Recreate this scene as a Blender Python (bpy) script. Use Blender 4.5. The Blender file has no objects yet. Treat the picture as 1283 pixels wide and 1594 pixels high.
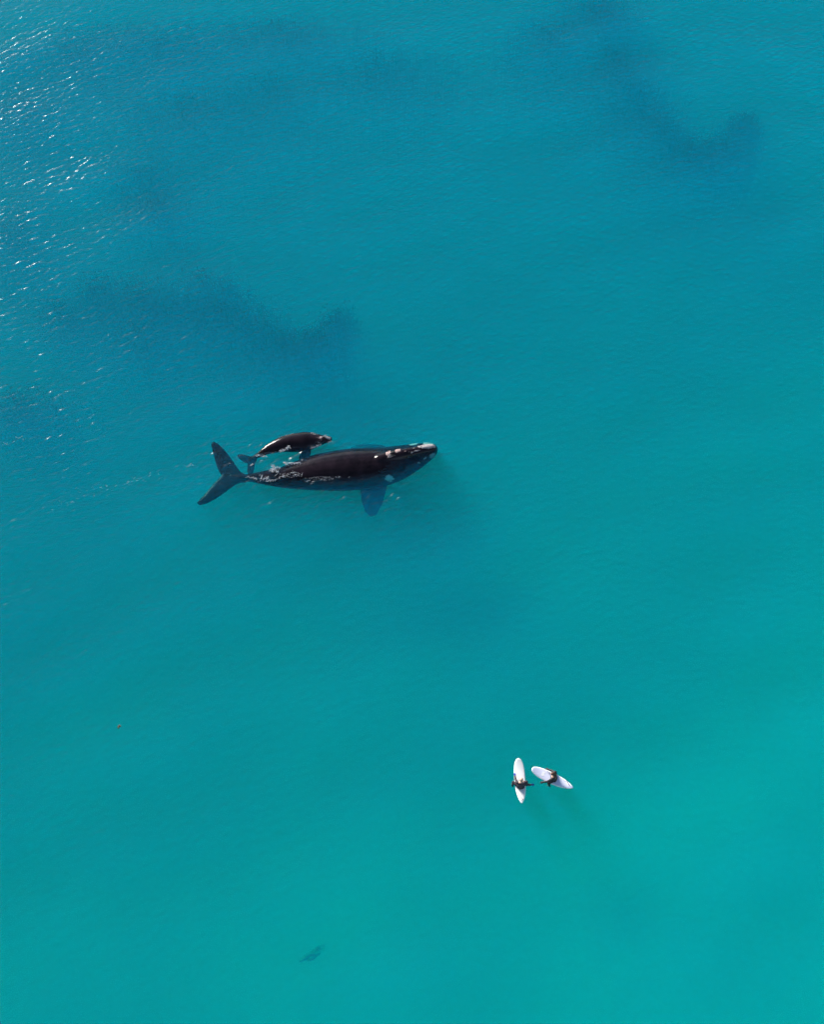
import bpy, bmesh, math, random
import numpy as np
from mathutils import Vector, Matrix, noise as mnoise

R = math.radians
random.seed(7)
SC = bpy.context.scene
COL = SC.collection

# ------------------------------------------------------------------ camera
TILT = R(28.0)              # away from straight down, towards +Y
VFOV = R(46.0)
CAM = Vector((0.0, -39.0, 68.0))
cam_d = bpy.data.cameras.new('camera')
cam_d.sensor_fit = 'VERTICAL'
cam_d.angle = VFOV
cam_d.clip_end = 3000
cam = bpy.data.objects.new('camera', cam_d)
COL.objects.link(cam)
cam.location = CAM
cam.rotation_euler = (TILT, 0, 0)
SC.camera = cam

# ------------------------------------------------------------------ light
SUN_EL, SUN_AZ = R(17.5), R(-37.0)      # azimuth measured from +Y, clockwise (negative: towards -X)
world = bpy.data.worlds.new('World')
SC.world = world
world.use_nodes = True
wn = world.node_tree
sky = wn.nodes.new('ShaderNodeTexSky')
sky.sky_type = 'NISHITA'
sky.sun_disc = False
sky.sun_elevation = SUN_EL
sky.sun_rotation = SUN_AZ
sky.air_density = 1.0
sky.dust_density = 0.0
wn.links.new(sky.outputs['Color'], wn.nodes['Background'].inputs['Color'])
wn.nodes['Background'].inputs['Strength'].default_value = 0.06
sl = bpy.data.lights.new('sun', 'SUN')
sl.energy = 3.6
sl.angle = R(25.0)
sl.color = (1.0, 0.94, 0.86)
sun = bpy.data.objects.new('sun', sl)
COL.objects.link(sun)
sun_dir = Vector((math.sin(SUN_AZ) * math.cos(SUN_EL), math.cos(SUN_AZ) * math.cos(SUN_EL), math.sin(SUN_EL)))
sun.rotation_euler = sun_dir.to_track_quat('Z', 'Y').to_euler()
sun.location = sun_dir * 120

vs = SC.view_settings
vs.view_transform = 'Standard'
vs.look = 'None'
vs.gamma = 1.0
vs.use_curve_mapping = False
vs.exposure = 1.68

cy = SC.cycles
cy.use_denoising = True
cy.denoiser = 'OPENIMAGEDENOISE'
cy.denoising_prefilter = 'FAST'
cy.max_bounces = 8
cy.diffuse_bounces = 1
cy.glossy_bounces = 2
cy.transmission_bounces = 4
cy.volume_bounces = 1
cy.transparent_max_bounces = 12
cy.sample_clamp_indirect = 6
cy.use_adaptive_sampling = True
cy.adaptive_threshold = 0.045
cy.adaptive_min_samples = 32

# ------------------------------------------------------------------ helpers
F_PX = 797.0 / math.tan(VFOV / 2)
V_UP = Vector((0, math.cos(TILT), math.sin(TILT)))
V_FW = Vector((0, math.sin(TILT), -math.cos(TILT)))


def at(u, v, z=0.0):
    """point of the place at height z that the photograph shows at pixel (u, v)"""
    d = Vector(((u - 641.5) / F_PX, 0, 0)) + V_UP * ((797.0 - v) / F_PX) + V_FW
    return CAM + d * ((z - CAM.z) / d.z)


def px_per_m(p):
    return F_PX / (p - CAM).dot(V_FW)


def tag(o, label=None, cat=None, group=None, kind=None):
    if label: o['label'] = label
    if cat: o['category'] = cat
    if group: o['group'] = group
    if kind: o['kind'] = kind
    return o


def empty(name, loc=(0, 0, 0), rz=0.0):
    o = bpy.data.objects.new(name, None)
    o.empty_display_size = 0.2
    o.location = loc
    o.rotation_euler = (0, 0, rz)
    COL.objects.link(o)
    return o


def link(name, me, mat, parent=None, smooth=True):
    """mesh object; vertices are given in world metres (or in the parent's own frame if local)"""
    o = bpy.data.objects.new(name, me)
    COL.objects.link(o)
    me.materials.clear()
    me.materials.append(mat)
    if smooth:
        me.polygons.foreach_set('use_smooth', [True] * len(me.polygons))
    if parent:
        o.parent = parent
    return o


def bm_mesh(bm, name):
    me = bpy.data.meshes.new(name)
    bm.normal_update()
    bm.to_mesh(me)
    bm.free()
    return me


def to_local(me, root):
    m = Matrix.Rotation(-root.rotation_euler.z, 4, 'Z') @ Matrix.Translation(-root.location)
    me.transform(m)
    return me


def loft(bm, rings, cap=True):
    """rings: list of lists of points of equal count"""
    vr = [[bm.verts.new(p) for p in r] for r in rings]
    n = len(vr[0])
    for a, b in zip(vr[:-1], vr[1:]):
        for i in range(n):
            j = (i + 1) % n
            bm.faces.new((a[i], a[j], b[j], b[i]))
    if cap:
        bm.faces.new(list(reversed(vr[0])))
        bm.faces.new(vr[-1])


def ell_ring(c, lat, up, a, b, n=24, p=2.0):
    out = []
    for i in range(n):
        t = 2 * math.pi * i / n
        ct, st = math.cos(t), math.sin(t)
        e = 2.0 / p
        x = math.copysign(abs(ct) ** e, ct) * a
        y = math.copysign(abs(st) ** e, st) * b
        out.append(c + lat * x + up * y)
    return out


def ball(bm, c, r, seg=12, rings=8, mat=None):
    m = Matrix.Translation(c)
    if mat is not None: m = m @ mat
    bmesh.ops.create_uvsphere(bm, u_segments=seg, v_segments=rings, radius=r, matrix=m)


def tube(bm, pts, rad, n=12, balls=True):
    pts = [Vector(p) for p in pts]
    rings = []
    for i, p in enumerate(pts):
        t = (pts[min(i + 1, len(pts) - 1)] - pts[max(i - 1, 0)]).normalized()
        ref = Vector((0, 0, 1)) if abs(t.z) < 0.9 else Vector((1, 0, 0))
        u = t.cross(ref).normalized()
        w = t.cross(u).normalized()
        rings.append([p + (u * math.cos(2 * math.pi * k / n) + w * math.sin(2 * math.pi * k / n)) * rad[i] for k in range(n)])
    loft(bm, rings)
    if balls:
        for p, r in zip(pts, rad): ball(bm, p, r, n, max(6, n // 2))


def fuse(bm, voxel, smooth=4, name='body'):
    """one continuous skin over everything in bm"""
    bmesh.ops.recalc_face_normals(bm, faces=bm.faces)
    me = bm_mesh(bm, name + '_source')
    o = bpy.data.objects.new(name + '_source', me)
    COL.objects.link(o)
    m = o.modifiers.new('r', 'REMESH'); m.mode = 'VOXEL'; m.voxel_size = voxel
    s = o.modifiers.new('s', 'SMOOTH'); s.factor = 0.5; s.iterations = smooth
    dg = bpy.context.evaluated_depsgraph_get()
    dg.update()
    out = bpy.data.meshes.new_from_object(o.evaluated_get(dg))
    out.name = name
    bpy.data.objects.remove(o)
    bpy.data.meshes.remove(me)
    return out


def shell(src, pred, lift, name, rough=0.0, rscale=4.0, sink=0.015):
    """a layer of its own lying on the faces of src that pred(centre, normal) picks"""
    bm = bmesh.new()
    bm.from_mesh(src)
    bm.normal_update()
    gone = [f for f in bm.faces if not pred(f.calc_center_median(), f.normal)]
    bm.verts.index_update()
    nrm = [v.normal.copy() for v in bm.verts]
    lay = bm.verts.layers.int.new('src')
    for v in bm.verts: v[lay] = v.index
    bmesh.ops.delete(bm, geom=gone, context='FACES')
    for v in bm.verts:
        n = nrm[v[lay]]
        if any(e.is_boundary for e in v.link_edges):
            v.co = v.co - n * sink
        else:
            v.co = v.co + n * (lift + rough * (mnoise.noise(v.co * rscale) + 0.6 * mnoise.noise(v.co * rscale * 2.7)))
    return bm_mesh(bm, name)


def nodes_of(name):
    m = bpy.data.materials.new(name)
    m.use_nodes = True
    nt = m.node_tree
    return m, nt, nt.nodes['Principled BSDF']


def paint(name, col, rough=0.5, var=0.12, scale=8.0, bump=0.0, bscale=40.0, spec=0.5, col2=None, coat=0.0):
    """procedural paint: noise-mottled colour, roughness and relief"""
    m, nt, b = nodes_of(name)
    tc = nt.nodes.new('ShaderNodeTexCoord')
    nz = nt.nodes.new('ShaderNodeTexNoise')
    nz.inputs['Scale'].default_value = scale
    nz.inputs['Detail'].default_value = 6
    nz.inputs['Roughness'].default_value = 0.6
    nt.links.new(tc.outputs['Object'], nz.inputs['Vector'])
    rp = nt.nodes.new('ShaderNodeValToRGB')
    c2 = col2 or tuple(c * (1 - 2 * var) for c in col)
    rp.color_ramp.elements[0].position = 0.32
    rp.color_ramp.elements[1].position = 0.68
    rp.color_ramp.elements[0].color = (*c2, 1)
    rp.color_ramp.elements[1].color = (*col, 1)
    nt.links.new(nz.outputs['Fac'], rp.inputs['Fac'])
    nt.links.new(rp.outputs['Color'], b.inputs['Base Color'])
    b.inputs['Roughness'].default_value = rough
    b.inputs['Specular IOR Level'].default_value = spec
    b.inputs['Coat Weight'].default_value = coat
    if bump:
        n2 = nt.nodes.new('ShaderNodeTexNoise')
        n2.inputs['Scale'].default_value = bscale
        n2.inputs['Detail'].default_value = 4
        nt.links.new(tc.outputs['Object'], n2.inputs['Vector'])
        bp = nt.nodes.new('ShaderNodeBump')
        bp.inputs['Strength'].default_value = bump
        bp.inputs['Distance'].default_value = 0.02
        nt.links.new(n2.outputs['Fac'], bp.inputs['Height'])
        nt.links.new(bp.outputs['Normal'], b.inputs['Normal'])
    return m


# ------------------------------------------------------------------ materials
M = {}
M['sand'] = paint('pale_sand', (0.80, 0.73, 0.70), 0.9, 0.06, 0.12, 0.3, 3.0, 0.2)
M['weed'] = paint('sea_grass', (0.030, 0.045, 0.020), 0.8, 0.25, 0.8, 0, 0, 0.2)
M['skin_black'] = paint('whale_skin', (0.016, 0.009, 0.013), 0.18, 0, 1.3, 0.16, 7.0, 0.5, col2=(0.004, 0.002, 0.003))
def under_water_matt(m, dry_spec):
    """wet skin shines only where air meets it: below the surface the index step is nearly nil"""
    nt = m.node_tree
    g = nt.nodes.new('ShaderNodeNewGeometry')
    sp = nt.nodes.new('ShaderNodeSeparateXYZ')
    mr = nt.nodes.new('ShaderNodeMapRange')
    mr.inputs['From Min'].default_value = -.06
    mr.inputs['From Max'].default_value = 0.0
    mr.inputs['To Min'].default_value = 0.02
    mr.inputs['To Max'].default_value = dry_spec
    nt.links.new(g.outputs['Position'], sp.inputs[0])
    nt.links.new(sp.outputs['Z'], mr.inputs['Value'])
    nt.links.new(mr.outputs['Result'], nt.nodes['Principled BSDF'].inputs['Specular IOR Level'])


under_water_matt(M["skin_black"], .18)
M['callosity'] = paint('callosity_crust', (0.31, 0.29, 0.29), 0.85, 0, 7.0, 0.9, 14.0, 0.3, col2=(0.17, 0.15, 0.16))
M['callosity_pink'] = paint('callosity_pink', (0.42, 0.32, 0.29), 0.8, 0, 6.0, 0.9, 14.0, 0.3, col2=(0.22, 0.14, 0.14))
M['pale_patch'] = paint('pale_skin_patch', (0.30, 0.32, 0.32), 0.6, 0.1, 5.0, 0.2, 14.0, 0.3)
M['blowhole'] = paint('blowhole_skin', (0.012, 0.010, 0.010), 0.4, 0.1, 8.0)
M['foam'] = paint('sea_foam', (0.80, 0.80, 0.82), 0.7, 0.06, 12.0, 0.6, 30.0, 0.4)
nt_ = M['foam'].node_tree                      # lacy: holes where the bubbles have burst
nz_ = nt_.nodes.new('ShaderNodeTexNoise'); nz_.inputs['Scale'].default_value = 22; nz_.inputs['Detail'].default_value = 3
mr_ = nt_.nodes.new('ShaderNodeMapRange'); mr_.inputs['From Min'].default_value = .4; mr_.inputs['From Max'].default_value = .66; mr_.inputs['To Max'].default_value = .85
nt_.links.new(nt_.nodes['Texture Coordinate'].outputs['Object'], nz_.inputs['Vector'])
nt_.links.new(nz_.outputs['Fac'], mr_.inputs['Value'])
nt_.links.new(mr_.outputs['Result'], nt_.nodes['Principled BSDF'].inputs['Alpha'])
M['board_white'] = paint('board_foam_white', (0.82, 0.82, 0.80), 0.35, 0.02, 3.0, 0.03, 60.0, 0.5)
M['deck_white'] = paint('deck_white', (0.84, 0.82, 0.78), 0.5, 0.03, 3.0, 0.08, 90.0, 0.4)
M['deck_lilac'] = paint('deck_pale_lilac', (0.66, 0.67, 0.82), 0.5, 0.03, 3.0, 0.08, 90.0, 0.4)
M['sticker'] = paint('sticker_white', (0.84, 0.84, 0.82), 0.4, 0.02, 5.0)
M['plastic_black'] = paint('plastic_black', (0.02, 0.02, 0.024), 0.4, 0.1, 20.0)
M['fin_grey'] = paint('fin_grey', (0.10, 0.10, 0.12), 0.4, 0.1, 20.0)
M['wetsuit_plum'] = paint('neoprene_plum', (0.036, 0.023, 0.036), 0.7, 0.2, 9.0, 0.15, 60.0, 0.35)
M['wetsuit_black'] = paint('neoprene_black', (0.013, 0.009, 0.014), 0.65, 0.2, 9.0, 0.15, 60.0, 0.35)
M['glove_blue'] = paint('glove_blue', (0.003, 0.018, 0.26), 0.6, 0.15, 18.0, 0.1, 60.0, 0.35)
M['skin'] = paint('skin', (0.62, 0.36, 0.27), 0.5, 0.06, 12.0, 0.05, 80.0, 0.4)
M['hair_sandy'] = paint('hair_sandy', (0.55, 0.36, 0.27), 0.6, 0.2, 30.0, 0.4, 70.0, 0.4)
M['hair_brown'] = paint('hair_brown', (0.11, 0.042, 0.020), 0.55, 0.25, 30.0, 0.4, 70.0, 0.4)
M['eye'] = paint('eye_dark', (0.02, 0.015, 0.012), 0.2, 0.1, 20.0)
M['lip'] = paint('lip', (0.45, 0.17, 0.14), 0.5, 0.1, 20.0)
M['weed_pale'] = paint('weed_pale', (0.60, 0.56, 0.48), 0.8, 0.25, 3.0, 0, 0, 0.2)
M['kelp'] = paint('kelp_brown', (0.085, 0.055, 0.018), 0.5, 0.25, 10.0, 0.2, 30.0, 0.4)


def water_material():
    m = bpy.data.materials.new('sea_water')
    m.use_nodes = True
    nt = m.node_tree
    nt.nodes.clear()
    N, L = nt.nodes.new, nt.links.new
    out = N('ShaderNodeOutputMaterial')
    def calc(op, a, b_):
        n = N('ShaderNodeMath'); n.operation = op
        for i, v in enumerate((a, b_)):
            if v is None: continue
            if isinstance(v, (int, float)): n.inputs[i].default_value = v
            else: L(v, n.inputs[i])
        n.use_clamp = op in ('SUBTRACT',)
        return n.outputs[0]
    tc = N('ShaderNodeTexCoord')
    mp = N('ShaderNodeMapping')
    mp.inputs['Rotation'].default_value = (0, 0, R(-18))
    mp.inputs['Scale'].default_value = (1.0, 2.2, 1.0)
    L(tc.outputs['Object'], mp.inputs['Vector'])
    nz = N('ShaderNodeTexNoise')
    nz.inputs['Scale'].default_value = 2.6
    nz.inputs['Detail'].default_value = 4
    nz.inputs['Roughness'].default_value = 0.6
    L(mp.outputs['Vector'], nz.inputs['Vector'])
    bp = N('ShaderNodeBump')
    bp.inputs['Strength'].default_value = 0.5
    bp.inputs['Distance'].default_value = 0.03
    # past the meshed waves (where the sheet is coarse) the same wind sea goes on as relief
    sp = N('ShaderNodeSeparateXYZ')
    L(tc.outputs['Object'], sp.inputs[0])
    ax = calc('DIVIDE', calc('ABSOLUTE', sp.outputs['X'], None), 37.0)
    ay = calc('DIVIDE', calc('ABSOLUTE', calc('ADD', sp.outputs['Y'], -6.5), None), 42.5)
    far = N('ShaderNodeMapRange')
    far.inputs['From Min'].default_value = .84
    far.inputs['From Max'].default_value = 1.0
    L(calc('MAXIMUM', ax, ay), far.inputs['Value'])
    nw = N('ShaderNodeTexNoise')
    nw.inputs['Scale'].default_value = 0.9
    nw.inputs['Detail'].default_value = 3
    L(mp.outputs['Vector'], nw.inputs['Vector'])
    big = calc('MULTIPLY', calc('MULTIPLY', nw.outputs['Fac'], far.outputs['Result']), 8.0)
    L(calc('ADD', nz.outputs['Fac'], big), bp.inputs['Height'])
    # reflectance of the air-water surface (Schlick), the same from both sides
    ge = N('ShaderNodeNewGeometry')
    dt = N('ShaderNodeVectorMath'); dt.operation = 'DOT_PRODUCT'
    L(bp.outputs['Normal'], dt.inputs[0]); L(ge.outputs['Incoming'], dt.inputs[1])
    ca = calc('ABSOLUTE', dt.outputs['Value'], None)
    fres = calc('ADD', calc('MULTIPLY', calc('POWER', calc('SUBTRACT', 1.0, ca), 5.0), 0.98), 0.02)
    gl = N('ShaderNodeBsdfGlossy')
    gl.inputs['Roughness'].default_value = WATER_ROUGH
    L(bp.outputs['Normal'], gl.inputs['Normal'])
    tr = N('ShaderNodeBsdfTransparent')
    # a tilted facet passes more or less light than level water does (ratio of the cosines)
    iz = N('ShaderNodeSeparateXYZ')
    L(ge.outputs['Incoming'], iz.inputs[0])
    lev = calc('MAXIMUM', calc('ABSOLUTE', iz.outputs['Z'], None), 0.25)
    rat = calc('DIVIDE', ca, lev)
    tfac = calc('MINIMUM', calc('MAXIMUM', calc('ADD', calc('MULTIPLY', rat, 0.7), 0.3), 0.5), 1.3)
    cc = N('ShaderNodeCombineColor')
    for i in range(3): L(tfac, cc.inputs[i])
    L(cc.outputs['Color'], tr.inputs['Color'])
    mx = N('ShaderNodeMixShader')
    L(fres, mx.inputs['Fac'])
    L(tr.outputs['BSDF'], mx.inputs[1])
    L(gl.outputs['BSDF'], mx.inputs[2])
    L(mx.outputs['Shader'], out.inputs['Surface'])
    sca = N('ShaderNodeVolumeScatter')
    sca.inputs['Color'].default_value = (*SCATTER, 1)
    sca.inputs['Density'].default_value = SCATTER_D
    sca.inputs['Anisotropy'].default_value = 0.0
    ab = N('ShaderNodeVolumeAbsorption')
    ab.inputs['Color'].default_value = (*[1 - a for a in ABSORB], 1)
    ab.inputs['Density'].default_value = 1.0
    ad = N('ShaderNodeAddShader')
    L(sca.outputs['Volume'], ad.inputs[0])
    L(ab.outputs['Volume'], ad.inputs[1])
    L(ad.outputs['Shader'], out.inputs['Volume'])
    return m


WATER_ROUGH = 0.17
SCATTER, SCATTER_D = (0.0, 0.53, 1.0), 0.18
ABSORB = (0.98, 0.058, 0.050)           # per metre, red is swallowed first


# ------------------------------------------------------------------ sea
def axis(lo, hi, step, far):
    core = list(np.arange(lo, hi + 1e-6, step))
    a, s = [], step
    x = hi
    while x < far:
        s *= 1.35
        x += s
        a.append(x)
    b, s = [], step
    x = lo
    while x > -far:
        s *= 1.35
        x -= s
        b.append(x)
    return np.array(b[::-1] + core + a), len(b), len(core)


def quads_mesh(name, co, quads, extra=None):
    me = bpy.data.meshes.new(name)
    nq = len(quads)
    loops = quads.ravel()
    starts = np.arange(nq, dtype=np.int32) * 4
    totals = np.full(nq, 4, dtype=np.int32)
    if extra is not None:
        starts = np.append(starts, len(loops)).astype(np.int32)
        totals = np.append(totals, len(extra)).astype(np.int32)
        loops = np.concatenate([loops, extra])
    me.vertices.add(len(co))
    me.vertices.foreach_set('co', co.astype(np.float32).ravel())
    me.loops.add(len(loops))
    me.loops.foreach_set('vertex_index', loops.astype(np.int32))
    me.polygons.add(len(starts))
    me.polygons.foreach_set('loop_start', starts)
    me.update(calc_edges=True)
    me.validate()
    return me


def smoothstep(a, b, x):
    t = np.clip((x - a) / (b - a), 0, 1)
    return t * t * (3 - 2 * t)


STEP = 0.092
NF = 1024
rng = np.random.default_rng(11)


def wave_field():
    """wind waves: random directional spectrum, peaked crests (horizontal chop)"""
    k1 = 2 * np.pi * np.fft.fftfreq(NF, STEP)
    KX, KY = np.meshgrid(k1, k1)
    K = np.hypot(KX, KY) + 1e-9
    wd = np.array([-math.sin(R(18)), math.cos(R(18))])       # crests run along +18 degrees
    c = (KX * wd[0] + KY * wd[1]) / K
    kp = 2 * np.pi / 0.62
    S = K ** -4.0 * np.exp(-1.2 * (kp / K) ** 2) * (0.06 + np.abs(c) ** 5)
    S *= np.exp(-(K / (2 * np.pi / 0.2)) ** 4)
    ks = 2 * np.pi / 7.0
    S2 = np.exp(-((K - ks) / (0.35 * ks)) ** 2) * np.abs(c) ** 6
    def field(S, seed):
        g = np.random.default_rng(seed)
        H = np.sqrt(S) * (g.normal(size=K.shape) + 1j * g.normal(size=K.shape))
        h = np.fft.ifft2(H)
        return H, h.real
    H, h = field(S, 3)
    sx = np.fft.ifft2(1j * KX * H).real
    sy = np.fft.ifft2(1j * KY * H).real
    n = 1.0 / np.sqrt((sx ** 2 + sy ** 2).mean())
    dx = np.fft.ifft2(-1j * KX / K * H).real * n
    dy = np.fft.ifft2(-1j * KY / K * H).real * n
    h = h * n                                               # unit rms slope
    H2, h2 = field(S2, 5)
    h2 = h2 / h2.std()
    return h, dx, dy, h2


WX0, WX1, WY0, WY1 = -37.0, 37.0, -35.0, 48.0
wx, ox, nx = axis(WX0, WX1, STEP, 700)
wy, oy, ny = axis(WY0, WY1, STEP, 700)
XX, YY = np.meshgrid(wx, wy)
wh, wdx, wdy, wsw = wave_field()
core = (slice(oy, oy + ny), slice(ox, ox + nx))
cx, cyy = XX[core], YY[core]


def low_noise(x, y, s, seed):
    g = np.random.default_rng(seed)
    out = np.zeros_like(x)
    for i in range(9):
        a = g.uniform(0, 2 * np.pi)
        k = 2 * np.pi / s * g.uniform(0.5, 1.6)
        out += np.sin(k * (x * math.cos(a) + y * math.sin(a)) + g.uniform(0, 6.28))
    return out / 3.0


def steepness(x, y):
    """rms slope of the wind waves: ruffled far and left, smoother near and right"""
    t = (-x * 0.34 + (y - 4) * 0.95) / 30.0
    a = SLOPE_LO + (SLOPE_HI - SLOPE_LO) * smoothstep(-0.9, 1.15, t)
    a *= 1 + 0.16 * low_noise(x, y, 14.0, 2)
    w = np.exp(-(((x + 6.0) / 8.5) ** 4 + ((y + 0.2) / 3.6) ** 4))
    return a * (1 + 1.8 * w)


SLOPE_LO, SLOPE_HI = 0.085, 0.135
edge = smoothstep(0, 6, cx - WX0) * smoothstep(0, 6, WX1 - cx) * smoothstep(0, 6, cyy - WY0) * smoothstep(0, 6, WY1 - cyy)
amp = steepness(cx, cyy) * edge
ZZ = np.zeros_like(XX)
PX, PY = XX.copy(), YY.copy()
hh = wh[:ny, :nx] * amp
ZZ[core] = hh + 0.022 * wsw[:ny, :nx] * edge
PX[core] += 0.9 * wdx[:ny, :nx] * amp
PY[core] += 0.9 * wdy[:ny, :nx] * amp


def sea_z(x, y):
    i = int(round((x - WX0) / STEP)); j = int(round((y - WY0) / STEP))
    return float(ZZ[oy + min(max(j, 0), ny - 1), ox + min(max(i, 0), nx - 1)])


def build_water():
    ncx, ncy = len(wx), len(wy)
    co = np.stack([PX.ravel(), PY.ravel(), ZZ.ravel()], 1)
    idx = np.arange(ncx * ncy).reshape(ncy, ncx)
    q = np.stack([idx[:-1, :-1], idx[:-1, 1:], idx[1:, 1:], idx[1:, :-1]], -1).reshape(-1, 4)
    ring = np.concatenate([idx[0, :-1], idx[:-1, -1], idx[-1, :0:-1], idx[:0:-1, 0]])
    low = co[ring].copy()
    low[:, 2] = -60.0
    base = len(co)
    lr = base + np.arange(len(ring))
    a, b = ring, np.roll(ring, -1)
    la, lb = lr, np.roll(lr, -1)
    q = np.concatenate([q, np.stack([a, la, lb, b], 1)])
    me = quads_mesh('water', np.concatenate([co, low]), q, lr[::-1])
    o = link('water', me, water_material())
    tag(o, 'clear turquoise sea with wind ripples', 'sea', kind='structure')


build_water()


def bed_z(x, y):
    t = (-0.42 * x + 0.85 * (y + 7)) / 30.0            # deeper away to the far left, shoaling near right
    d = 6.2 + np.where(t > 0, 7.4, 4.0) * np.tanh(t * 0.8) + 0.3 * low_noise(x, y, 22.0, 9)
    return -d


def build_seabed():
    bx, _, _ = axis(-60, 60, 0.8, 720)
    by, _, _ = axis(-60, 70, 0.8, 720)
    X, Y = np.meshgrid(bx, by)
    Z = bed_z(X, Y)
    g = np.random.default_rng(4)
    Z += 0.02 * g.normal(size=Z.shape)
    idx = np.arange(X.size).reshape(X.shape)
    q = np.stack([idx[:-1, :-1], idx[:-1, 1:], idx[1:, 1:], idx[1:, :-1]], -1).reshape(-1, 4)
    me = quads_mesh('seabed', np.stack([X.ravel(), Y.ravel(), Z.ravel()], 1), q)
    tag(link('seabed', me, M['sand']), kind='structure')


build_seabed()


def on_bed(u, v):
    p = at(u, v, -6.0)
    for _ in range(4):
        p = at(u, v, float(bed_z(np.array(p.x), np.array(p.y))))
    return p


def meadow(name, label, spots, density, seed, crown=-1.1):
    """kelp bed: leaning fronds that rise from the seabed to a ragged canopy below the surface;
    spots are (pixel x, pixel y, radius m along, radius m across, angle, weight)"""
    g = np.random.default_rng(seed)
    vs_, qs = [], []
    n = 0
    for (u, v, ra, rb, ang, w) in spots:
        c = at(u, v, crown - .5)
        k = int(2.3 * density * ra * rb * w)
        gx, gy = g.normal(size=k) * .62, g.normal(size=k) * .62
        r = np.hypot(gx, gy)
        lx, ly = gx * ra, gy * rb
        ca, sa = math.cos(R(ang)), math.sin(R(ang))
        X = c.x + lx * ca - ly * sa
        Y = c.y + lx * sa + ly * ca
        Z = bed_z(X, Y)
        H = (crown - Z) * np.clip(g.uniform(0.80, 1.0, k) - 0.16 * r, 0.3, 1.05)
        def quad(p0, p1, p2, p3):
            nonlocal n
            vs_.append(np.stack([p0, p1, p2, p3], 1).reshape(-1, 3))
            qs.append(n + np.arange(len(p0) * 4).reshape(-1, 4))
            n += len(p0) * 4
        base = np.stack([X, Y, Z - .05], 1)
        top = np.stack([X + g.normal(size=k) * .3, Y + g.normal(size=k) * .3, Z + H], 1)
        sx = np.array([.012, 0, 0])
        quad(base - sx, base + sx, top + sx, top - sx)
        for b in range(16):                                   # blades of the canopy, tossed every way
            f = np.clip(g.uniform(.72, 1.02, k), 0, 1)[:, None]
            o = base + (top - base) * f + g.normal(size=(k, 3)) * np.array([.32, .32, .12])
            a1 = g.uniform(0, 2 * np.pi, k)
            ln = g.uniform(.09, .21, k)[:, None]
            d1 = np.stack([np.cos(a1), np.sin(a1), g.uniform(-.5, .5, k)], 1) * ln
            d2 = np.stack([-np.sin(a1), np.cos(a1), g.uniform(-.5, .5, k)], 1) * ln * .38
            quad(o - d1 * .2 - d2 * .5, o - d1 * .1 + d2 * .6, o + d1 + d2 * .25, o + d1 * .9 - d2 * .3)
    me = quads_mesh(name, np.concatenate(vs_), np.concatenate(qs))
    return tag(link(name, me, M['weed'], smooth=False), label, 'kelp', kind='stuff')


meadow('kelp_bed', 'bent dark kelp patch under the water behind the whales', [
    (150, 445, 2.8, 2.2, 0, .6), (215, 455, 3.2, 2.4, 0, .8), (280, 465, 3.4, 2.4, -8, .9), (335, 475, 3.2, 2.2, -18, .9), (385, 498, 3.0, 1.8, -28, 1.0), (440, 525, 3.0, 1.4, -10, 1.1),
    (485, 520, 2.3, 1.2, 35, 1.2), (522, 488, 1.9, .9, 60, 1.0), (330, 435, 3.6, 1.6, -20, .5), (215, 505, 2.4, 2.0, 0, .5), (90, 470, 2.4, 1.8, 0, .4)], 40, 1)
meadow('kelp_bed', 'dark hooked kelp patch at the far right with a tail running to the top', [
    (935, 10, 4.6, 4.2, -60, .6), (950, 75, 4.4, 3.6, -60, .55), (985, 135, 3.8, 3.2, -50, .55), (1035, 190, 3.4, 2.4, -40, .65), (1080, 228, 3.2, 1.7, -10, .9),
    (1125, 220, 2.6, 1.4, 20, 1.0), (1160, 185, 2.1, 1.3, 55, 1.0), (860, 50, 4, 4, 0, .4)], 58, 2, -1.15)
meadow('kelp_bed', 'broad dark kelp bed in the deep water at the far left', [
    (280, 150, 7.5, 4.4, 20, .55), (400, 125, 6.0, 3.6, 15, .5), (215, 265, 3.6, 3.6, -40, .6), (235, 310, 2.4, 2.4, 0, .5), (110, 70, 10, 4.5, 8, .55), (250, 60, 10, 4.5, 0, .5),
    (430, 40, 9, 3.6, 0, .45), (590, 90, 7, 3.0, 5, .35), (30, 160, 5, 5, 0, .45)], 38, 3, -1.2)
meadow('kelp_bed', 'faint dark kelp patch at the left edge level with the whales', [
    (25, 620, 3.4, 1.8, 10, .5), (10, 350, 3.2, 4.6, 0, .4)], 40, 4, -1.3)


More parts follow.
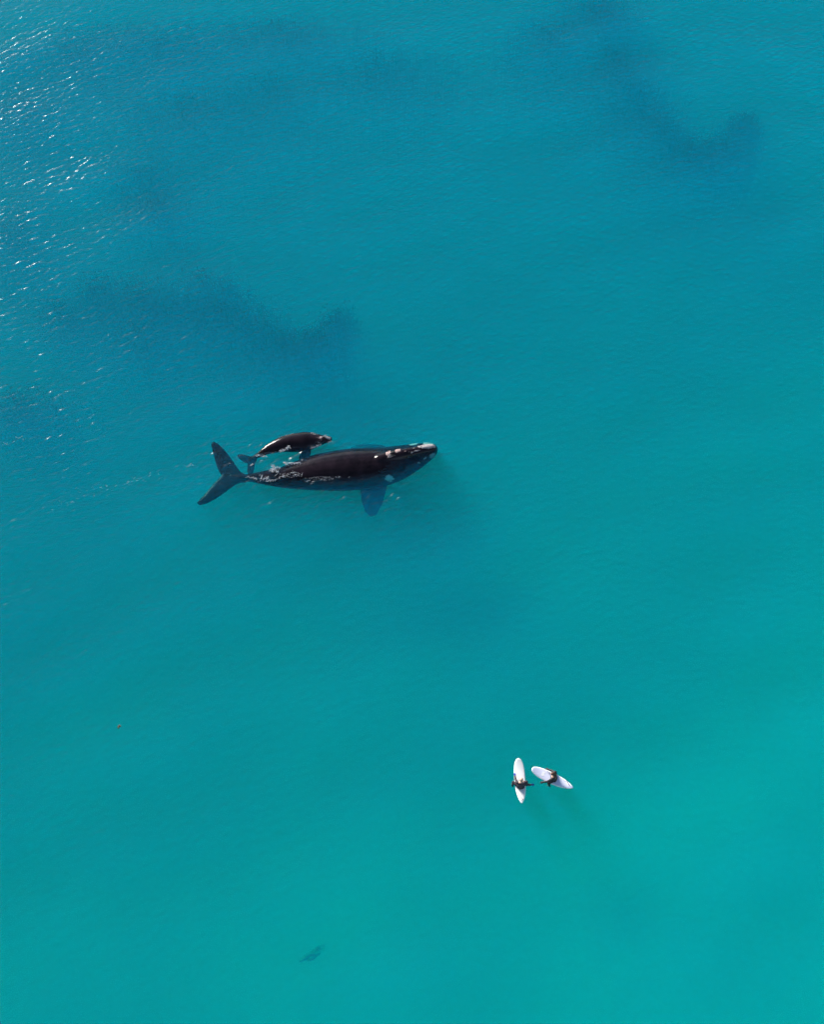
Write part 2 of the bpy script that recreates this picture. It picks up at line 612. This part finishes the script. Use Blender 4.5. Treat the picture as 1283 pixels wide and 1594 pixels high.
# ------------------------------------------------------------------ whales
def whale_body(stations, roll, rostrum, fluke, flippers, voxel, name, flat=.78):
    """stations: (px x, px y top, px y bottom, axis height z). One continuous skin."""
    bm = bmesh.new()
    cs, rs = [], []
    for (u, v0, v1, z) in stations:
        c = at(u, (v0 + v1) / 2, z)
        cs.append(c)
        rs.append(abs(v1 - v0) / 2 / px_per_m(c))
    def spline(P, n):
        out = []
        m = len(P)
        for i in range(m - 1):
            p0, p1, p2, p3 = P[max(i - 1, 0)], P[i], P[i + 1], P[min(i + 2, m - 1)]
            for k in range(n):
                t = k / n
                out.append(0.5 * ((2 * p1) + (p2 - p0) * t + (2 * p0 - 5 * p1 + 4 * p2 - p3) * t * t + (3 * p1 - p0 - 3 * p2 + p3) * t ** 3))
        out.append(P[-1])
        return out
    cs2, rs2 = spline(cs, 5), [max(r, 0.02) for r in spline(rs, 5)]
    rings = []
    for i, c in enumerate(cs2):
        t = (cs2[min(i + 1, len(cs2) - 1)] - cs2[max(i - 1, 0)]).normalized()
        lat = Vector((0, 0, 1)).cross(t).normalized()
        up = t.cross(lat).normalized()
        q = Matrix.Rotation(roll, 3, t)
        f = i / (len(cs2) - 1)
        tall = 1.25 if f < 0.12 else 1.0
        b_ = rs2[i] * (tall if f < .12 else flat)
        rings.append(ell_ring(c + q @ up * (rs2[i] * tall - b_), q @ lat, q @ up, rs2[i] * 1.06, b_, 28))
    loft(bm, rings)
    if rostrum:
        pts = [at(u, v, z) - Vector((0, 0, r)) for (u, v, z, r) in rostrum]
        tube(bm, pts, [r for (_, _, _, r) in rostrum], 16)
    for out_px, mid, th in fluke + flippers:
        # outline given as pixels with a height of its own; lens-shaped thickness
        top = [at(*p) for p in out_px]
        axis_p = [at(*p) for p in mid]
        def grow(p):
            best, bp_ = 1e9, None
            for a, b in zip(axis_p[:-1], axis_p[1:]):
                t = max(0, min(1, (p - a).dot(b - a) / max((b - a).length_squared, 1e-6)))
                qv = a + (b - a) * t
                if (p - qv).length < best: best, bp_ = (p - qv).length, qv
            return p + (p - bp_).normalized() * voxel * .9 if best > 1e-4 else p
        top = [grow(p) for p in top]
        # concentric rings from the outline to the spine
        def ring(f, s):
            o = []
            for p in top:
                best, bp_ = 1e9, None
                for a, b in zip(axis_p[:-1], axis_p[1:]):
                    t = max(0, min(1, (p - a).dot(b - a) / max((b - a).length_squared, 1e-6)))
                    qv = a + (b - a) * t
                    if (p - qv).length < best: best, bp_ = (p - qv).length, qv
                w = min(1.0, best / (th * 1.6) + 0.15)
                o.append(p.lerp(bp_, f) + Vector((0, 0, s * th * w * math.sqrt(max(0, 1 - (1 - f) ** 2)))))
            return o
        loft(bm, [ring(.98, 1), ring(.7, 1), ring(.4, 1), ring(.15, 1), ring(0, 0), ring(.15, -1), ring(.4, -1), ring(.7, -1), ring(.98, -1)])
    return fuse(bm, voxel, 5, name)


def zpx(pts, ox_, oy_, s, z):
    return [(ox_ + x / s, oy_ + y / s, z) for x, y in pts]


MUM_ST = [(360, 739, 751, -.50), (372, 740, 751, -.46), (388, 738, 751, -.46), (410, 734, 756, -.52), (440, 728, 763, -.72), (470, 717.5, 767.5, -.94),
          (500, 708.5, 770, -1.10), (540, 702, 770, -1.18), (575, 699.5, 767, -1.22), (602, 698, 760.5, -1.22),
          (626, 694.5, 749, -1.14), (648, 691.5, 734.5, -.96), (666, 690, 721, -.74), (676, 692, 714, -.60), (680, 697, 709, -.55)]
MUM_ROS = [(590, 712, .30, .45), (606, 707, .34, .42), (625, 703, .30, .38), (645, 699.5, .24, .34), (662, 696, .22, .33), (673, 695, .16, .29)]
FL = [(300, 318), (262, 296), (235, 258), (205, 215), (180, 185), (152, 160), (130, 150), (122, 160), (130, 195), (140, 235), (150, 270), (160, 295), (175, 312),
      (160, 328), (135, 352), (105, 388), (78, 422), (52, 448), (62, 456), (100, 447), (140, 426), (190, 392), (235, 358), (270, 344), (300, 338)]
MUM_FLUKE = [(zpx(FL, 290, 640, 3.129, -.42), zpx([(125, 153), (165, 230), (205, 300), (250, 326), (190, 360), (130, 405), (58, 451)], 290, 640, 3.129, -.42), .16)]
MUM_FLIP = [([(600, 741, -1.2), (603, 754, -1.4), (600, 768, -1.7), (595, 785, -2.1), (586, 801, -2.6), (577, 804, -2.65), (569, 796, -2.5), (563, 780, -2.0), (561, 765, -1.7), (566, 748, -1.35), (580, 735, -1.15)],
             [(584, 738, -1.15), (583, 765, -1.65), (578, 797, -2.5)], .14),
            ([(602, 706, -1.2), (604, 697, -1.3), (594, 693, -1.5), (575, 692, -1.8), (556, 693, -2.0), (546, 697, -2.1), (552, 702, -2.0), (570, 706, -1.7), (586, 710, -1.4)],
             [(596, 704, -1.2), (575, 699, -1.7), (551, 697, -2.05)], .13)]

mum = empty('whale', at(530, 735, -1.0))
mum_me = whale_body(MUM_ST, R(-10), MUM_ROS, MUM_FLUKE, MUM_FLIP, 0.055, 'body')
CALF_OY, CALF_S = 660, 7.547
CALF_ST = [(388, 712, 718, -.42), (395.1, 709.7, 716.5, -.38), (399.8, 706.4, 714, -.33), (406.4, 701.7, 712, -.28), (415.7, 694, 708.5, -.26), (426.3, 687.5, 707, -.30),
           (439.5, 681, 706, -.36), (452.8, 677, 706, -.42), (466, 675, 706, -.46), (476.6, 673.8, 704.5, -.46), (487.2, 674.2, 701, -.44),
           (496.5, 676.6, 696.5, -.34), (505.8, 678.5, 691.5, -.22), (513.0, 679.5, 689, -.16), (516.8, 681.5, 686.5, -.14)]
CF = [(285, 395), (262, 378), (225, 382), (180, 372), (130, 360), (90, 358), (72, 368), (88, 400), (125, 432), (165, 455), (192, 462), (192, 510), (188, 560), (200, 600), (222, 618), (245, 605),
      (258, 560), (268, 505), (282, 450), (300, 425)]
CALF_FLUKE = [(zpx(CF, 360, 660, CALF_S, -.52), zpx([(80, 368), (150, 400), (225, 425), (230, 500), (222, 605)], 360, 660, CALF_S, -.52), .09)]
CALF_FLIP = [(zpx([(830, 318), (808, 360), (795, 395), (800, 435), (822, 455), (860, 445), (895, 420), (922, 380), (935, 330), (930, 290), (860, 280)], 360, 660, CALF_S, -.75),
              zpx([(885, 300), (865, 360), (822, 440)], 360, 660, CALF_S, -.75), .09)]
calf = empty('whale', at(455, 690, -.4))
calf_me = whale_body(CALF_ST, R(-4), None, CALF_FLUKE, CALF_FLIP, 0.032, 'body')


def patch_pred(centers, up_only=False):
    """centers: (px x, px y, z guess, half length m along x, half width m, angle)"""
    cc = [(at(u, v, z), a, b, R(ang)) for (u, v, z, a, b, ang) in centers]
    def f(p, n):
        if n.dot(CAM - p) < 0: return False
        for c, a, b, ang in cc:
            # compare along the line of sight plane: shift c to p's height
            d = (CAM - c).normalized()
            q = c + d * ((p.z - c.z) / d.z)
            dx, dy = p.x - q.x, p.y - q.y
            lx = dx * math.cos(ang) + dy * math.sin(ang)
            ly = -dx * math.sin(ang) + dy * math.cos(ang)
            w = 1 + 0.35 * mnoise.noise(p * 5.0) + 0.25 * mnoise.noise(p * 11.0)
            if (lx / a) ** 2 + (ly / b) ** 2 < w * w: return True
        return False
    return f


def add_patch(src, root, name, centers, mat, lift, rough, rscale=6.0):
    me = shell(src, patch_pred(centers), lift, name, rough, rscale)
    if len(me.polygons) == 0: return None
    return link(name, to_local(me, root), mat, root)


tag(mum, 'huge black right whale with pale callosities on its head, beside a calf', 'whale', 'whales swimming side by side')
tag(calf, 'small black whale calf swimming close along the big whale', 'whale', 'whales swimming side by side')
# bonnet, blowhole ridge, lip and chin callosities
Bn = add_patch(mum_me, mum, 'bonnet_callosity', [(667, 694, .2, .50, .27, 8)], M['callosity'], .03, .035, 9)
add_patch(mum_me, mum, 'blowhole_callosity', [(605, 705.5, .3, .14, .24, -60), (607.5, 710.5, .3, .22, .13, 25), (606, 708, .3, .14, .14, 0)], M['callosity_pink'], .02, .02)
add_patch(mum_me, mum, 'blowhole_callosity', [(619.5, 702, .3, .22, .16, 10)], M['callosity_pink'], .02, .02)
add_patch(mum_me, mum, 'lip_callosity', [(648, 702, .1, .36, .07, 14), (641.5, 704.5, .1, .14, .06, 40)], M['callosity'], .015, .02)
add_patch(mum_me, mum, 'lip_callosity', [(644, 691.8, .1, .36, .06, 10)], M['callosity'], .015, .015)
add_patch(mum_me, mum, 'head_callosity', [(653.5, 695.5, .2, .17, .09, -15)], M['callosity'], .015, .015)
add_patch(mum_me, mum, 'head_callosity', [(644.5, 697.8, .2, .10, .055, 30)], M['callosity'], .015, .015)
add_patch(mum_me, mum, 'head_callosity', [(631.5, 702.5, .2, .12, .06, 20)], M['callosity_pink'], .015, .015)
add_patch(mum_me, mum, 'head_callosity', [(636.5, 703.8, .2, .06, .05, 0)], M['callosity'], .015, .015)
add_patch(mum_me, mum, 'chin_callosity', [(672.5, 709.5, -.5, .26, .20, 20)], M['callosity'], .02, .02)
add_patch(mum_me, mum, 'chin_callosity', [(662, 713.5, -.5, .13, .09, 60)], M['callosity'], .015, .01)
add_patch(mum_me, mum, 'chin_callosity', [(652.5, 720, -.6, .11, .09, 0)], M['callosity'], .015, .01)
add_patch(mum_me, mum, 'chin_callosity', [(652.5, 710, -.4, .06, .06, 0)], M['callosity'], .015, .01)
add_patch(mum_me, mum, 'pale_flank_patch', [(606.5, 744.5, -1.2, .26, .30, 60)], M['pale_patch'], .012, .004)


def slit(root, u, v, z, ln, wd, ang, name='blowhole'):
    bm = bmesh.new()
    c = at(u, v, z)
    m = Matrix.Rotation(R(ang), 4, 'Z') @ Matrix.Diagonal((ln, wd, .03, 1))
    ball(bm, c, 1.0, 12, 8, m)
    return link(name, to_local(bm_mesh(bm, name), root), M['blowhole'], root)


slit(mum, 610.5, 704.5, .36, .20, .05, 25)
slit(mum, 611.5, 709.0, .34, .20, .05, -5)
link('body', to_local(mum_me, mum), M['skin_black'], mum)
add_patch(calf_me, calf, 'blowhole_callosity', [(499, 681.5, .2, .20, .10, 5)], M['callosity_pink'], .012, .012)
add_patch(calf_me, calf, 'bonnet_callosity', [(511.5, 682, .1, .20, .12, -10)], M['callosity'], .012, .014)
add_patch(calf_me, calf, 'lip_callosity', [(497, 686, .1, .34, .035, 22)], M['callosity_pink'], .01, .008)
add_patch(calf_me, calf, 'chin_callosity', [(513, 687.5, 0, .12, .05, 10)], M['callosity'], .01, .008)
slit(calf, 495, 681.2, .20, .09, .025, 10)
link('body', to_local(calf_me, calf), M['skin_black'], calf)


# ------------------------------------------------------------------ foam
def foam(name, label, runs, seed):
    """runs: (u0, v0, u1, v1, spread px, count, size m, z)"""
    g = random.Random(seed)
    bm = bmesh.new()
    for (u0, v0, u1, v1, sp, cnt, size, z) in runs:
        for _ in range(int(cnt * 1.3)):
            t = g.random()
            p = at(u0 + (u1 - u0) * t + g.gauss(0, sp), v0 + (v1 - v0) * t + g.gauss(0, sp * .7), z)
            zz = max(z, sea_z(p.x, p.y)) + .012
            r = size * .42 * g.uniform(.35, 1.2) * (2.0 if g.random() < .1 else 1)
            a = R(g.gauss(28, 28))
            el = g.uniform(1.4, 6.5)
            n = 8
            ca, sa = math.cos(a), math.sin(a)
            def ring(f, h):
                out = []
                for k in range(n):
                    th = 2 * math.pi * k / n
                    rr = r * f * g.uniform(.6, 1.2)
                    x, y = math.cos(th) * rr * el, math.sin(th) * rr * .6
                    out.append(Vector((p.x + x * ca - y * sa, p.y + x * sa + y * ca, zz + h + g.uniform(-.3, .3) * r * .2)))
                return out
            loft(bm, [ring(.9, -.03), ring(1, 0), ring(.65, r * .4), ring(.25, r * .6)])
    return tag(link(name, bm_mesh(bm, name), M['foam']), label, 'foam', kind='stuff')


foam('foam', 'white foam and small splashes along the big whale\'s tail stock and back', [
    (383, 741, 400, 746, 1.2, 26, .045, 0), (405, 744, 425, 748, 3, 45, .045, 0), (420, 733, 432, 728, 2.2, 40, .055, .05), (424, 724, 432, 735, 1.6, 26, .06, .08),
    (443, 720.5, 468, 722, 1.2, 44, .045, .04), (430, 742, 480, 735, 3.2, 55, .04, .05), (486, 743, 530, 742, 1.2, 34, .035, .03),
    (540, 741, 568, 730, 1.4, 26, .035, .03), (470, 748, 520, 745, 3, 22, .03, .03)], 5)
foam('foam', 'white foam fringing the whale calf', [
    (436, 703, 450, 696, 1.6, 46, .05, .12), (397, 708, 415, 711, 1.2, 26, .035, .05), (434, 681, 455, 675.5, .5, 26, .028, .03), (484, 674, 492, 676, .8, 20, .035, .05),
    (484, 697, 500, 692, 1.6, 26, .035, .03), (502, 678, 514, 681, 1.2, 16, .03, .12), (512, 688, 516, 687, .6, 10, .03, .03), (470, 714, 471, 718, 1, 5, .03, 0)], 6)
foam('foam', 'thin broken foam line trailing behind the whales on the left', [
    (80, 788, 240, 738, 6, 46, .024, 0), (100, 770, 250, 742, 5, 30, .022, 0), (285, 727, 300, 722, 2, 10, .03, 0), (5, 690, 60, 680, 5, 14, .03, 0)], 8)


# ------------------------------------------------------------------ surfboards
def board_outline(L, W, tail=0.28):
    """half widths along the board, s = 0 tail .. 1 nose"""
    tab_s = [0, .015, .03, .06, .1, .16, .24, .34, .45, .55, .65, .75, .83, .90, .95, .98, 1.0]
    tab_w = [.03, .16, .25, .38, .52, .67, .82, .93, .99, 1.0, .99, .95, .87, .73, .56, .38, .06]
    out = []
    for i in range(41):
        s = .5 - .5 * math.cos(math.pi * i / 40)
        out.append(((s - .5) * L, W / 2 * float(np.interp(s, tab_s, tab_w))))
    return out


def rocker(x, L):
    t = x / (L / 2)
    return (.11 * max(t, 0) ** 2.6 + .05 * max(-t, 0) ** 2.4)


def make_board(name, nose_px, tail_px, W, deck_mat, label):
    n, t = at(*nose_px, .07), at(*tail_px, .07)
    L = (n - t).length
    c = (n + t) / 2
    ang = math.atan2(n.y - t.y, n.x - t.x)
    root = empty(name, (c.x, c.y, 0.0), ang)
    tag(root, label, 'surfboard', 'surfboards on the water')
    ol = board_outline(L, W)
    bm = bmesh.new()
    rings = []
    for x, w in ol:
        zc = .012 + rocker(x, L)
        th = .045 * min(1, w / .12) + .006
        ring = []
        for k in range(20):
            a = 2 * math.pi * k / 20
            ca, sa = math.cos(a), math.sin(a)
            ring.append(Vector((x, math.copysign(abs(ca) ** .7, ca) * w, zc + math.copysign(abs(sa) ** .8, sa) * th)))
        rings.append(ring)
    loft(bm, rings)
    link('hull', bm_mesh(bm, 'hull'), M['board_white'], root)
    def deck_pt(x, y, lift=.004):
        w = np.interp(x, [o[0] for o in ol], [o[1] for o in ol])
        th = .045 * min(1, w / .12) + .006
        f = min(.999, abs(y) / max(w, 1e-4))
        sa = (1 - f ** (2 / .7)) ** .5
        return Vector((x, y, .012 + rocker(x, L) + th * sa ** .8 + lift))
    # deck skin, inset from the rail
    bm = bmesh.new()
    grid = []
    for x, w in ol[3:-3]:
        wi = max(w * .86 - .01, .004)
        grid.append([bm.verts.new(deck_pt(x, -wi + 2 * wi * k / 8)) for k in range(9)])
    for a, b in zip(grid[:-1], grid[1:]):
        for k in range(8): bm.faces.new((a[k], b[k], b[k + 1], a[k + 1]))
    link('deck', bm_mesh(bm, 'deck'), deck_mat, root)
    def disc(nm, x, y, r, mat, h=.012):
        bm = bmesh.new()
        p = deck_pt(x, y, .006)
        loft(bm, [[p + Vector((math.cos(a) * r * f, math.sin(a) * r * f, hh)) for a in [2 * math.pi * k / 14 for k in range(14)]]
                  for f, hh in ((1, -.01), (1, h * .7), (.8, h), (.3, h * .6))])
        return link(nm, bm_mesh(bm, nm), mat, root)
    def fin(x, y, h, ln, cant):
        bm = bmesh.new()
        rr = []
        z0 = .012 + rocker(x, L) - .03
        for f in np.linspace(0, 1, 6):
            chord = ln * (1 - f) ** .6 + .01
            cxx = x - .07 * f * 1.2
            rr.append([Vector((cxx + math.cos(a) * chord / 2, y + cant * f * h + math.sin(a) * .007 * (1 - .6 * f), z0 - f * h)) for a in [2 * math.pi * k / 10 for k in range(10)]])
        loft(bm, rr)
        link('fin', bm_mesh(bm, 'fin'), M['fin_grey'], root)
    fin(-L / 2 + .24, 0, .2, .15, 0)
    fin(-L / 2 + .42, .17, .11, .11, .15)
    fin(-L / 2 + .42, -.17, .11, .11, -.15)
    return root, L, deck_pt, disc, ol


def strip(root, name, pts, deck_pt, r, mat):
    bm = bmesh.new()
    tube(bm, [deck_pt(x, y, r * .8 + z) for x, y, z in pts], [r] * len(pts), 8)
    return link(name, bm_mesh(bm, name), mat, root)


b1, L1, dp1, disc1, _ = make_board('surfboard', (807.2, 1180.6), (812.8, 1250.6), .64, M['deck_white'], 'white longboard pointing away from the viewer, under the surfer with blue gloves')
disc1('leash_plug', -L1 / 2 + .22, -.06, .030, M['plastic_black'])
disc1('leash_plug', -L1 / 2 + .17, 0.0, .016, M['plastic_black'])
strip(b1, 'leash', [(-L1 / 2 + .22, -.06, .01), (-L1 / 2 + .34, .02, .005), (-L1 / 2 + .52, .13, .005), (-L1 / 2 + .62, .26, .0)], dp1, .006, M['plastic_black'])
b2, L2, dp2, disc2, _ = make_board('surfboard', (828.2, 1196.5), (892.6, 1226.5), .66, M['deck_lilac'], 'pale lilac longboard pointing left, under the brown-haired surfer')
for (dx_, dy_, r_) in ((.50, -.17, .016), (.42, -.20, .012), (.36, -.17, .016), (.62, .15, .014), (.54, .17, .014), (.23, .02, .020), (.26, -.06, .014), (.17, 0, .012)):
    disc2('fin_screw_plug', -L2 / 2 + dx_, -dy_, r_, M['plastic_black'])
strip(b2, 'leash', [(-L2 / 2 + .24, -.03, .01), (-L2 / 2 + .32, -.10, .01), (-L2 / 2 + .42, -.17, .006), (-L2 / 2 + .50, -.24, .0)], dp2, .013, M['plastic_black'])
bm = bmesh.new()
g_ = [[bm.verts.new(dp2(L2 / 2 - .78 + .16 * i / 3, -.13 + .26 * k / 3, .009)) for k in range(4)] for i in range(4)]
for i in range(3):
    for k in range(3): bm.faces.new((g_[i][k], g_[i + 1][k], g_[i + 1][k + 1], g_[i][k + 1]))
link('sticker', bm_mesh(bm, 'sticker'), M['sticker'], b2)


# ------------------------------------------------------------------ surfers
def make_surfer(board, hip_x, hands_w, lean, head_yaw, head_pitch, wetsuit, knees, glove, hair_mat, long_hair, label):
    """sits astride the board; built in the board's own frame (+x towards the nose)"""
    ang = board.rotation_euler.z
    inv = Matrix.Rotation(-ang, 4, 'Z') @ Matrix.Translation(-board.location)
    root = empty('person', board.matrix_basis @ Vector((hip_x, 0, .075)), ang)
    tag(root, label, 'person', 'surfers sitting on their boards')
    loc = Vector((hip_x, 0, .075))
    hands = [inv @ h - loc for h in hands_w]
    bm = bmesh.new()
    X, Y, Z = Vector((1, 0, 0)), Vector((0, 1, 0)), Vector((0, 0, 1))
    tdir = Vector((math.sin(lean), 0, math.cos(lean)))
    tf = Vector((math.cos(lean), 0, -math.sin(lean)))
    pel = Vector((0, 0, .10))
    prof = [(-.10, .10, .09), (-.06, .165, .125), (.02, .178, .128), (.12, .158, .112), (.24, .160, .112), (.34, .182, .120), (.42, .190, .112), (.47, .160, .085), (.50, .08, .06)]
    loft(bm, [ell_ring(pel + tdir * s * 1.06, Y, tf, a * 1.24, b * 1.18, 20, 2.3) for s, a, b in prof])
    sh = [pel + tdir * .425 + Y * s * .21 for s in (1, -1)]
    neck0 = pel + tdir * .47
    head_c = pel + tdir * .69 + tf * .03
    tube(bm, [neck0, pel + tdir * .60 + tf * .01], [.066, .058], 12)
    # head
    hr = Matrix.Rotation(head_yaw, 3, 'Z') @ Matrix.Rotation(head_pitch, 3, 'Y')
    hf, hl, hu = hr @ X, hr @ Y, hr @ Z
    H = lambda x, y, z: head_c + hf * x + hl * y + hu * z
    hs = Matrix([[*(hf * 1)], [*(hl * 1)], [*(hu * 1)]]).transposed().to_4x4()
    ball(bm, head_c + hu * .02, 1, 20, 14, hs @ Matrix.Diagonal((.106, .086, .112, 1)))
    ball(bm, H(.025, 0, -.065), 1, 16, 10, hs @ Matrix.Diagonal((.070, .056, .062, 1)))
    tube(bm, [H(.092, 0, .03), H(.112, 0, -.008)], [.011, .017], 10)
    for s in (1, -1):
        ball(bm, H(-.005, s * .080, .0), 1, 10, 8, hs @ Matrix.Diagonal((.022, .010, .033, 1)))
        ball(bm, H(.072, s * .028, -.03), .02, 10, 8)
    # arms and hands
    wrists = []
    for s, S, hd in zip((1, -1), sh, hands):
        v = hd - S
        d = v.length
        la, lb = .31, .28
        if d > la + lb - .01:
            hd = S + v.normalized() * (la + lb - .01); v = hd - S; d = v.length
        x = (la * la - lb * lb + d * d) / (2 * d)
        h = math.sqrt(max(la * la - x * x, 0))
        side = (Vector((-.4, s * .5, -.35)))
        side = (side - v.normalized() * side.dot(v.normalized())).normalized()
        E = S + v.normalized() * x + side * h
        tube(bm, [S, S.lerp(E, .5), E, E.lerp(hd, .4), hd], [.082, .070, .058, .052, .036], 12)
        wrists.append((hd, (hd - E).normalized(), s))
        # hand: palm and five separate fingers, a little curled
        f = (hd - E).normalized()
        f = (f + Vector((0, 0, .25))).normalized() if f.z < -.5 else f
        lt = f.cross(Z).normalized() * (1 if s > 0 else -1)
        dn = f.cross(lt).normalized()
        if dn.z > 0: dn = -dn
        for k in range(4):
            o = (k - 1.5) * .021
            tube(bm, [hd + f * .01 + lt * o * .8, hd + f * .085 + lt * o], [.018, .015], 10)
            ln = (.068, .078, .072, .056)[k]
            a0 = hd + f * .085 + lt * o
            a1 = a0 + (f * .9 + lt * o * 4 + dn * .2).normalized() * ln * .5
            a2 = a1 + (f * .8 + lt * o * 3 + dn * .5).normalized() * ln * .5
            tube(bm, [a0, a1, a2], [.0115, .0105, .009], 8)
        t0 = hd + f * .03 - lt * .034
        t1 = t0 + (f * .6 - lt * .7 + dn * .2).normalized() * .035
        t2 = t1 + (f * .9 - lt * .25 + dn * .3).normalized() * .03
        tube(bm, [t0, t1, t2], [.015, .012, .010], 8)
    # legs astride
    ank = []
    for s, (kx, ky, kz) in zip((1, -1), knees):
        hip = pel + Vector((.02, s * .095, -.03))
        kn = Vector((kx, s * ky, kz))
        an = kn + Vector((-.10, s * .02, -.40))
        toe = an + Vector((.15, s * .03, -.05))
        tube(bm, [hip, hip.lerp(kn, .5), kn, kn.lerp(an, .35), an], [.108, .096, .075, .068, .048], 14)
        tube(bm, [an + Vector((-.04, 0, -.03)), an + Vector((.05, 0, -.04)), toe], [.038, .040, .026], 10)
        ank.append(an)
    body = fuse(bm, .0085, 3, 'body')
    # suit covers torso, arms to the wrist and legs to the ankle
    ntop = neck0 + tdir * .035
    def in_suit(p, n):
        if (p - ntop).dot(tdir) > 0 and (p - head_c).length < .26 and abs(p.y - ntop.y) < .15: return False
        for hd, f, s in wrists:
            if (p - hd).dot(f) > -.015 and (p - hd).length < .24: return False
        for an in ank:
            if p.z < an.z - .0 and (p - an).length < .3: return False
        return True
    link('wetsuit', shell(body, in_suit, .007, 'wetsuit', .002, 14, .001), wetsuit, root)
    if glove:
        for hd, f, s in wrists:
            link('glove', shell(body, lambda p, n: (p - hd).dot(f) > -.05 and (p - hd).length < .24 and (p - head_c).length > .2 and (p - hd).length < .22, .011, 'glove', 0, 1, .001), glove, root)
    # hair
    def scalp(p, n):
        q = p - head_c
        x, z = q.dot(hf), q.dot(hu)
        return q.length < .16 and ((z > .045 and x < .075 + .2 * (z - .1)) or (x < -.012 and z > -.065))
    link('hair', shell(body, scalp, .016, 'hair', .006, 30, .001), hair_mat, root)
    if long_hair:
        bm = bmesh.new()
        g = random.Random(3)
        for k in range(13):
            y = (k - 6) / 6 * .085
            p0 = H(-.05, y * .6, .075)
            p1 = H(-.105, y, -.02)
            p2 = pel + tdir * g.uniform(.36, .42) - tf * .125 + Y * y * 1.25
            p3 = pel + tdir * g.uniform(.20, .28) - tf * .135 + Y * (y * 1.3 + g.uniform(-.02, .02))
            tube(bm, [p0, p1, p2, p3], [.020, .026, .024, .008], 8)
        link('hair_length', bm_mesh(bm, 'hair_length'), hair_mat, root)
    for s in (1, -1):
        bm = bmesh.new(); ball(bm, H(.080, s * .032, .018), .0125, 10, 8)
        link('eye', bm_mesh(bm, 'eye'), M['eye'], root)
    bm = bmesh.new(); ball(bm, H(.090, 0, -.055), 1, 10, 8, hs @ Matrix.Diagonal((.010, .024, .009, 1)))
    link('mouth', bm_mesh(bm, 'mouth'), M['lip'], root)
    link('body', body, M['skin'], root)
    return root


make_surfer(b1, -.36, [at(801.2, 1204.0, .25), at(828.5, 1221.6, .22)], R(14), R(-20), R(8), M['wetsuit_plum'],
            [(.27, .40, .05), (.27, .36, .05)], M['glove_blue'], M['hair_sandy'], False,
            'surfer in plum-black wetsuit and blue gloves sitting astride the white longboard')
make_surfer(b2, -.12, [at(840.5, 1219.2, .22), at(852.0, 1197.2, .16)], R(14), R(28), R(12), M['wetsuit_black'],
            [(.20, .36, .03), (.10, .38, .06)], M['wetsuit_black'], M['hair_brown'], True,
            'long brown-haired surfer in black wetsuit sitting on the pale lilac longboard')


# ------------------------------------------------------------------ drifting weed
def frond(name, label, c, size, n, seed, flat, mat='kelp'):
    g = random.Random(seed)
    root = empty(name, c)
    tag(root, label, 'seaweed')
    bm = bmesh.new()
    tube(bm, [Vector((-size * .3, 0, 0)), Vector((0, .02, .01)), Vector((size * .3, -.01, 0))], [.012, .018, .012], 8)
    link('stem', bm_mesh(bm, 'stem'), M[mat], root)
    for k in range(n):
        a = g.uniform(0, 6.28)
        ln = size * g.uniform(.35, .6)
        w = ln * g.uniform(.14, .24)
        o = Vector((g.uniform(-.25, .25) * size, g.uniform(-.05, .05) * size, 0))
        d, l = Vector((math.cos(a), math.sin(a) * flat, 0)), Vector((-math.sin(a), math.cos(a), 0))
        bm = bmesh.new()
        rings = []
        for i in range(6):
            f = i / 5
            ww = w * math.sin(math.pi * min(.98, .1 + .9 * f)) + .003
            p = o + d * ln * f + Vector((0, 0, .02 * math.sin(f * 5 + k)))
            rings.append([p + l * ww, p + Vector((0, 0, .006)), p - l * ww, p - Vector((0, 0, .006))])
        loft(bm, rings)
        link('blade', bm_mesh(bm, 'blade'), M[mat], root)
    return root


p = at(184, 1131, 0)
frond('seaweed', 'tiny brown scrap of seaweed floating alone on the left', (p.x, p.y, sea_z(p.x, p.y) + .01), .26, 7, 3, 1.0)
p = on_bed(490, 1483)
r_ = frond('seaweed', 'faint weed smudge on the seabed near the bottom edge', (p.x, p.y, p.z + .03), 1.7, 14, 9, .3, 'weed_pale')
r_.rotation_euler.z = R(30)
